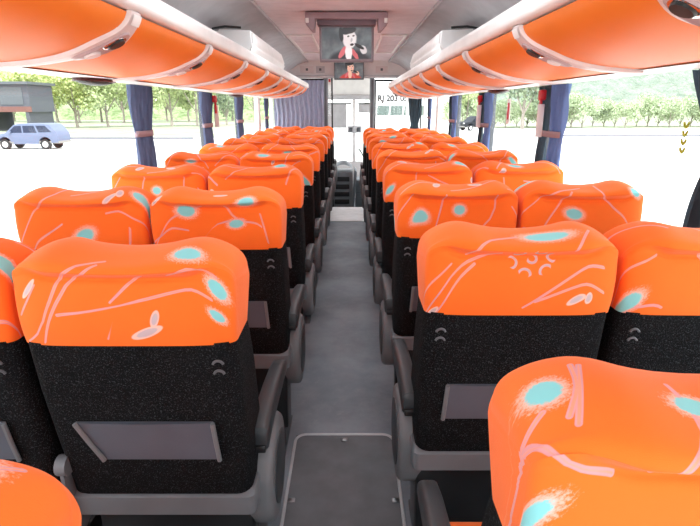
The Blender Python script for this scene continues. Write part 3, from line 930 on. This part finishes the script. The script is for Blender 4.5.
# dashboard console seen down the aisle
t = thing('dashboard', 'grey dashboard console with slotted front beyond the aisle step', 'dashboard', (-.02, 9.0, -.42))
bm = B(); rows = []
for y in (0, .1, .25, .45, .6):
    hh = .20*math.sin(PI*(.25 + .5*min(1, y/.45)))
    rows.append([(-.26 + .32*k/12, y, .78 + hh*math.sin(PI*(.12+.76*k/12))**.6) for k in range(13)])
grid(bm, rows); V = rows
bmesh.ops.recalc_face_normals(bm, faces=bm.faces[:])
obj('cowl', bm, M_grey, t)
bm = B(); box(bm, -.27, .07, .0, .6, 0, .80, .015); con = obj('console', bm, M_panel, t)
for k in range(5):
    bm = B(); box(bm, -.25, .01, -.012, .01, .12 + k*.13, .20 + k*.13, .006); obj('slot', bm, M_dark, con)
bm = B(); extrude_poly(bm, [(.075,0),(.14,.80),(.10,.84),(.04,0)], 1, -.03, .5, .006); obj('side_rail', bm, M_grey, t)
t = thing('stair_panel', 'smooth grey panel right of the slotted dashboard console', 'panel', (.21, 9.3, -.42))
bm = B(); box(bm, -.11, .16, 0, .5, 0, .62, .02); obj('panel_body', bm, M_panel, t)
bm = B(); box(bm, -.105, .155, -.008, .01, .40, .41); obj('seam', bm, M_dgrey, t)
t = thing('grab_handle', 'thin dark curved handle beside the right of the windshield', 'handle', (.27, 9.6, .45))
bm = B(); tube(bm, [(.0,0,0),(-.02,0,.12),(-.08,0,.24),(-.12,0,.28)], .012); obj('bar', bm, M_dark, t)
bm = B(); tube(bm, [(.06,0,0),(.05,0,.12),(.0,0,.24),(-.03,0,.27)], .010); obj('bar', bm, M_dark, t)
bm = B(); box(bm, -.03, .09, -.03, .03, -.25, .01, .01); obj('foot', bm, M_dgrey, t)

# ================================================================== OUTSIDE
def ground_mat():
    t = NT('sunlit pale ground'); co = t.coord()
    n = t.noise(co, .15, 4); f = t.noise(co, 3, 3)
    a = t.mix(t.step(n, .35, .65), lin('D8D6CC'), lin('EFEEE8'))
    a = t.mix(t.step(f, .5, .8, 0, .4), a, lin('CFCDBE'))
    t.bsdf(a, .9, 0, .1); return t.m
bm = B(); box(bm, -220, 260, -60, 400, GZ-.2, GZ); struct('ground', bm, ground_mat(), smooth=False)
def meadow_mat():
    t = NT('dry pale meadow'); co = t.coord()
    n = t.noise(co, .3, 5, .7)
    t.bsdf(t.mix(t.step(n, .3, .7), lin('858B70'), lin('A2A790')), .95, 0, .05); return t.m
M_meadow = meadow_mat()
for x0, x1, y0, y1, nm in ((-150, -12, 50, 130, 'lawn_left'), (20, 240, 72, 190, 'lawn_right')):
    bm = B(); box(bm, x0, x1, y0, y1, GZ-.02, GZ+.02); struct(nm, bm, M_meadow, smooth=False)
M_kerb = plain('grey kerb', '6A6A70', .9)
bm = B(); box(bm, -120, -14, 47.5, 47.9, GZ, GZ+.16); struct('kerb_left', bm, M_kerb, smooth=False)
bm = B(); box(bm, 20, 38, 52, 52.4, GZ, GZ+.14); struct('kerb_right', bm, M_kerb, smooth=False)
def hill_mat(a, b):
    t = NT('hazy wooded slope'); co = t.coord()
    n = t.noise(co, .22, 6, .75); m = t.noise(co, 1.1, 3, .7)
    k = t.math('ADD', t.math('MULTIPLY', n, .6), t.math('MULTIPLY', m, .4))
    t.bsdf(t.mix(t.step(k, .38, .62), lin(a), lin(b)), 1, 0, 0, (m, 1.0, .6)); return t.m
def hill(name, x0, x1, yb, depth, hf, m):
    bm = B(); rows = []
    nx, ny = 60, 14
    for i in range(nx+1):
        x = x0 + (x1-x0)*i/nx
        h = hf(x)
        rows.append([(x, yb + depth*j/ny, GZ + h*math.sin(PI/2*j/ny) + .8*math.sin(i*1.7+j*2.1)*(1 if 0 < j else 0)) for j in range(ny+1)])
    grid(bm, rows); bmesh.ops.recalc_face_normals(bm, faces=bm.faces[:])
    struct(name, bm, m)
hill('hill_left', -190, -8, 118, 70, lambda x: 19 + 3*math.sin(x*.07), hill_mat('64744C', '9CAA7E'))
hill('hill_right', 45, 240, 190, 120, lambda x: 30 + 16*math.sin((x-60)*.016) + 3*math.sin(x*.1), hill_mat('6A7567', '8B9586'))

# trees
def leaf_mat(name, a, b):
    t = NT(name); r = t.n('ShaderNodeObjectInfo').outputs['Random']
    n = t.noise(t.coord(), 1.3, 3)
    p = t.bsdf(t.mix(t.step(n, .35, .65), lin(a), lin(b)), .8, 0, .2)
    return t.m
M_leafA = leaf_mat('yellow green leaves', '9DAC66', 'D6DE9E')
M_leafB = leaf_mat('mid green leaves', '93A26E', 'C6D09E')
M_leafC = leaf_mat('dark green leaves', '66745F', '9DAA8A')
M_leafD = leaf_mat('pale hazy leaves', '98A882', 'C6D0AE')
M_trunk = plain('bark', '9A9086', .9, var=.2)
def crown_bm(rng, rx, rz, zc, n, leaf):
    bm = B()
    lumps = [(rng.uniform(-.62,.62)*rx, rng.uniform(-.62,.62)*rx, zc + rng.uniform(-.6,.65)*rz, rng.uniform(.32,.58)) for _ in range(13)]
    for _ in range(n):
        lx, ly, lz, lr = rng.choice(lumps)
        d = Vector((rng.gauss(0,1), rng.gauss(0,1), rng.gauss(0,1))).normalized() * (rng.random()**.33)
        c = Vector((lx + d.x*lr*rx, ly + d.y*lr*rx, lz + d.z*lr*rz))
        a = Vector((rng.gauss(0,1), rng.gauss(0,1), rng.gauss(0,1))).normalized(); b = a.cross(Vector((rng.gauss(0,1), rng.gauss(0,1), rng.gauss(0,1)))).normalized()
        s = leaf*rng.uniform(.6, 1.3)
        bm.faces.new([bm.verts.new(c + a*s), bm.verts.new(c + b*s*.6), bm.verts.new(c - a*s), bm.verts.new(c - b*s*.6)])
    return bm
def make_tree(m, h, rx, trunk, n, leaf, seed):
    rng = random.Random(seed)
    t = thing('tree', 'x', 'tree')
    rz = (h - trunk)/2*1.05
    obj('crown', crown_bm(rng, rx, rz, trunk + rz*.9, n, leaf), m, t, smooth=False)
    bm = B(); tube(bm, [(0,0,-.1),(.1,.05,trunk*.5),(.02,0,trunk+rz*.5),(.1,0,trunk+rz*1.1)], [.22,.17,.13,.05], 8)
    k = 0
    for a in (0.4, 2.5, 4.4):
        tube(bm, [(.03,0,trunk*.85),(.9*math.cos(a)*rx*.4, .9*math.sin(a)*rx*.4, trunk+rz*.5),(math.cos(a)*rx*.6, math.sin(a)*rx*.6, trunk+rz)], [.10,.07,.03], 6)
    obj('trunk', bm, M_trunk, t)
    return t
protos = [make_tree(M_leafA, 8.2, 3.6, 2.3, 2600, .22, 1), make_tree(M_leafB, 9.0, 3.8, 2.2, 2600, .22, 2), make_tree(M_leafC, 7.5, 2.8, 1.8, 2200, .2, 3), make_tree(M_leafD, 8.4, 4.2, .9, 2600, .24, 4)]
pu = set()
def tree(k, x, y, label, group, sc=1, rz=0):
    p = protos[k]
    if k in pu: o = dup(p, (x, y, GZ), label, rz)
    else: pu.add(k); o = p; o.location = (x, y, GZ); o['label'] = label; o.rotation_euler.z = rz
    o['group'] = group; o.scale = (sc, sc, sc); return o
def XY(px, Y): return (px - 350)/520 * Y * .958
front = [(2, 78, 0), (45, 72, 0), (75, 74, 0), (106, 76, 1), (140, 78, 1), (170, 80, 1), (196, 80, 1), (226, 84, 2)]
for k, (px, Y, kind) in enumerate(front):
    tree(kind, XY(px, Y), Y, f'{["yellow-green","mid green","small dark green"][kind]} roadside tree, {ORD[k]} from the left beyond the left windows', 'roadside trees on the left', [1,1,.8][kind], k*1.3)
rr = random.Random(5)
for k in range(13):
    Y = rr.uniform(96, 112)
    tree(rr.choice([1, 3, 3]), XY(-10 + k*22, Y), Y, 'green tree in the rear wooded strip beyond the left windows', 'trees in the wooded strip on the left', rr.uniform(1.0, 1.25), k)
for k in range(26):
    Y = rr.uniform(73, 80)
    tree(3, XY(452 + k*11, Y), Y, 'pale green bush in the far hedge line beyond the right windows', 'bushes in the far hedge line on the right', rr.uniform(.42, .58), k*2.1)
tree(2, XY(524, 70), 70, 'grey-green loose tree just right of the second right curtain', 'nearer trees on the right', 1.25, 1)
tree(1, XY(468, 78), 78, 'green tree beyond the right windows between the second and third curtains', 'nearer trees on the right', .8, 2)

# building on the left
t = thing('roadside_building', 'grey block building with dark window at the far left beyond the trees', 'building', (XY(14, 62), 62, GZ))
bm = B(); box(bm, -6, 1.9, 0, 5, 2.2, 5.2); box(bm, -3.9, -3.4, 0, 5, 0, 2.2); box(bm, 1.2, 1.6, 0, 5, 0, 2.2); obj('wall', bm, plain('grey render', '55565E', .9), t, smooth=False)
bm = B(); box(bm, -6.3, 2.2, -.4, 5.4, 5.2, 5.5); obj('roof', bm, M_dgrey, t, smooth=False)
bm = B(); box(bm, -6, 2.0, -.06, 0, 2.2, 2.8); obj('brick_band', bm, plain('red brick', '74504A', .9), t, smooth=False)
bm = B(); box(bm, -1.4, 1.2, -.05, .02, 3.0, 4.9); obj('window', bm, M_dgrey, t, smooth=False)

# car
M_cargl = plain('dark car glass', '2A3044', .3, spec=.2)
def make_car(name, label, col, loc, rz, sc=1):
    t = thing(name, label, 'car', loc, rz); t.scale = (sc, sc, sc)
    M_c = plain('car paint ' + col, col, .6, var=.02, spec=.2)
    side = [(-2.2,.45),(-2.25,.75),(-2.15,.95),(-1.25,1.08),(-.62,1.60),(-.3,1.68),(1.3,1.70),(1.75,1.62),(2.15,1.12),(2.22,.85),(2.2,.45),
            (1.72,.42)] + [(1.32+.42*math.cos(a), .40+.42*math.sin(a)) for a in [PI*.1 + PI*.8*k/8 for k in range(9)]] + [(.9,.36),(-.9,.36)] + \
           [(-1.35+.42*math.cos(a), .40+.42*math.sin(a)) for a in [PI*.1 + PI*.8*k/8 for k in range(9)]] + [(-1.8,.42)]
    bm = B(); extrude_poly(bm, side, 1, -.86, .86, .04, 2); obj('body', bm, M_c, t)
    wins = [[(-1.05,1.10),(-.55,1.53),(-.12,1.55),(-.12,1.10)],[(-.02,1.10),(-.02,1.55),(.72,1.56),(.86,1.10)],[(.98,1.12),(.84,1.56),(1.45,1.56),(1.85,1.14)]]
    for w in wins:
        for s in (-1, 1):
            bm = B(); extrude_poly(bm, w, 1, s*.855, s*.868); obj('side_window', bm, M_cargl, t, smooth=False)
    for x in (-1.35, 1.32):
        for s in (-1, 1):
            bm = B(); tube(bm, [(x, s*.66, .34), (x, s*.88, .34)], .34, 20); w_ = obj('wheel', bm, M_dark, t)
            bm = B(); tube(bm, [(x, s*.86, .34), (x, s*.89, .34)], .20, 14); obj('hub', bm, M_chrome, w_)
    bm = B(); box(bm, -.9, -.75, -.87, .87, .40, .5, .02); box(bm, -2.28, 2.26, -.84, .84, .40, .56, .04); obj('bumper', bm, plain('pale bumper', '7A7672', .5), t)
    for s in (-1, 1):
        bm = B(); box(bm, -2.22, -2.0, s*.62-.14, s*.62+.14, .78, .92, .03); obj('headlamp', bm, M_white, t)
        bm = B(); box(bm, -.95, -.80, s*.94-.08, s*.94+.08, 1.08, 1.22, .03); obj('mirror', bm, M_c, t)
    return t
make_car('parked_car', 'blue-grey sport utility car parked on the pale road at left', '626A80', (-21.8, 36.6, GZ), .02, 1.0)
make_car('parked_car', 'small dark car far away between the second and third right curtains', '26282C', (XY(477, 66), 66, GZ), .4, 1.0)

# parked coach ahead, its rear end facing us
t = thing('parked_coach', 'white coach parked ahead, its rear marked RJ 203 050', 'coach', (2.17, 22, GZ))
bm = B(); box(bm, -1.28, 1.28, 0, 11.5, .35, 3.75, .14, 4); obj('body', bm, plain('white coach paint', 'EDEDED', .3, var=.01), t)
for k in range(4):
    bm = B(); x0 = -1.10 + k*.55; extrude_poly(bm, [(x0, 2.42), (x0+.50, 2.42), (x0+.53, 2.80), (x0+.04, 2.80)], 1, -.012, .02)
    obj('rear_window', bm, plain('pale green tinted glass', '4E5C57', .2), t, smooth=False)
bm = B(); box(bm, -1.15, 1.15, -.008, .02, 2.87, 2.895); obj('stripe', bm, M_cove, t, smooth=False)
for x in (-1.05, 1.05):
    bm = B(); tube(bm, [(x-.12*(1 if x>0 else -1), 2.4, .5), (x+.16*(1 if x>0 else -1), 2.4, .5)], .5, 20); obj('wheel', bm, M_dark, t)
    bm = B(); box(bm, x-.12, x+.12, -.02, .03, 1.2, 1.7, .02); obj('tail_lamp', bm, M_red, t)
bm = B(); box(bm, -1.2, 1.2, -.06, .1, .4, .75, .05); obj('bumper', bm, M_dgrey, t)
cu = bpy.data.curves.new('registration_lettering', 'FONT'); cu.body = 'RJ 203 050'; cu.size = .32; cu.extrude = .004; cu.align_x = 'LEFT'; cu.offset = .014
cu.materials.append(M_dark)
tmp = bpy.data.objects.new('tmp', cu); C.objects.link(tmp); bpy.context.view_layer.update()
me = bpy.data.meshes.new_from_object(tmp.evaluated_get(bpy.context.evaluated_depsgraph_get()))
bpy.data.objects.remove(tmp); bpy.data.curves.remove(cu)
o = bpy.data.objects.new('registration_lettering', me); C.objects.link(o); o.parent = t
o.location = (-1.06, -.012, 2.98); o.rotation_euler = (PI/2, 0, 0); o.scale = (.98, 1, 1)

# ================================================================== LIGHT
w = bpy.data.worlds.new('sky'); S.world = w; w.use_nodes = True
nt = w.node_tree; nt.nodes.clear()
out = nt.nodes.new('ShaderNodeOutputWorld'); bg = nt.nodes.new('ShaderNodeBackground')
tc = nt.nodes.new('ShaderNodeTexCoord'); sep = nt.nodes.new('ShaderNodeSeparateXYZ'); nt.links.new(tc.outputs['Generated'], sep.inputs[0])
rp = nt.nodes.new('ShaderNodeValToRGB'); nt.links.new(sep.outputs[2], rp.inputs[0])
rp.color_ramp.elements[0].position = 0; rp.color_ramp.elements[0].color = (1, 1, .99, 1)
rp.color_ramp.elements[1].position = .7; rp.color_ramp.elements[1].color = (.82, .91, 1, 1)
nt.links.new(rp.outputs[0], bg.inputs[0]); bg.inputs[1].default_value = 3.8
nt.links.new(bg.outputs[0], out.inputs[0])
def light(name, typ, energy, loc, rot, size=None, sy=None, col=(1,1,1), **kw):
    d = bpy.data.lights.new(name, typ); d.energy = energy; d.color = col
    if typ == 'AREA':
        d.shape = 'RECTANGLE'; d.size = size; d.size_y = sy
    for k, v in kw.items(): setattr(d, k, v)
    o = bpy.data.objects.new(name, d); C.objects.link(o); o.location = loc; o.rotation_euler = rot
    return o
light('sun', 'SUN', 5.0, (0, 0, 30), (math.radians(24), math.radians(10), 0), angle=.02)
for y in (-.6, 1.6, 3.4, 5.6, 7.3):  # fill lights added under the ceiling to brighten the interior, no visible fittings
    light('ceiling_fill', 'AREA', 7.5, (XC, y, CZ-.02), (0, 0, 0), .9, .5, (.86, .95, 1))

# ================================================================== CAMERA
cd = bpy.data.cameras.new('camera'); cam = bpy.data.objects.new('camera', cd); C.objects.link(cam)
cd.sensor_width = 36; cd.lens = 520/700*36; cd.clip_start = .02; cd.clip_end = 1000
cam.location = (0, 0, CAMZ); cam.rotation_euler = (math.radians(90 - 16.7), 0, 0)
S.camera = cam
S.view_settings.view_transform = 'Standard'
S.view_settings.look = 'None'
S.view_settings.exposure = 0
S.cycles.max_bounces = 10; S.cycles.diffuse_bounces = 5; S.cycles.transparent_max_bounces = 16
S.cycles.use_denoising = True
S.cycles.sample_clamp_indirect = 6
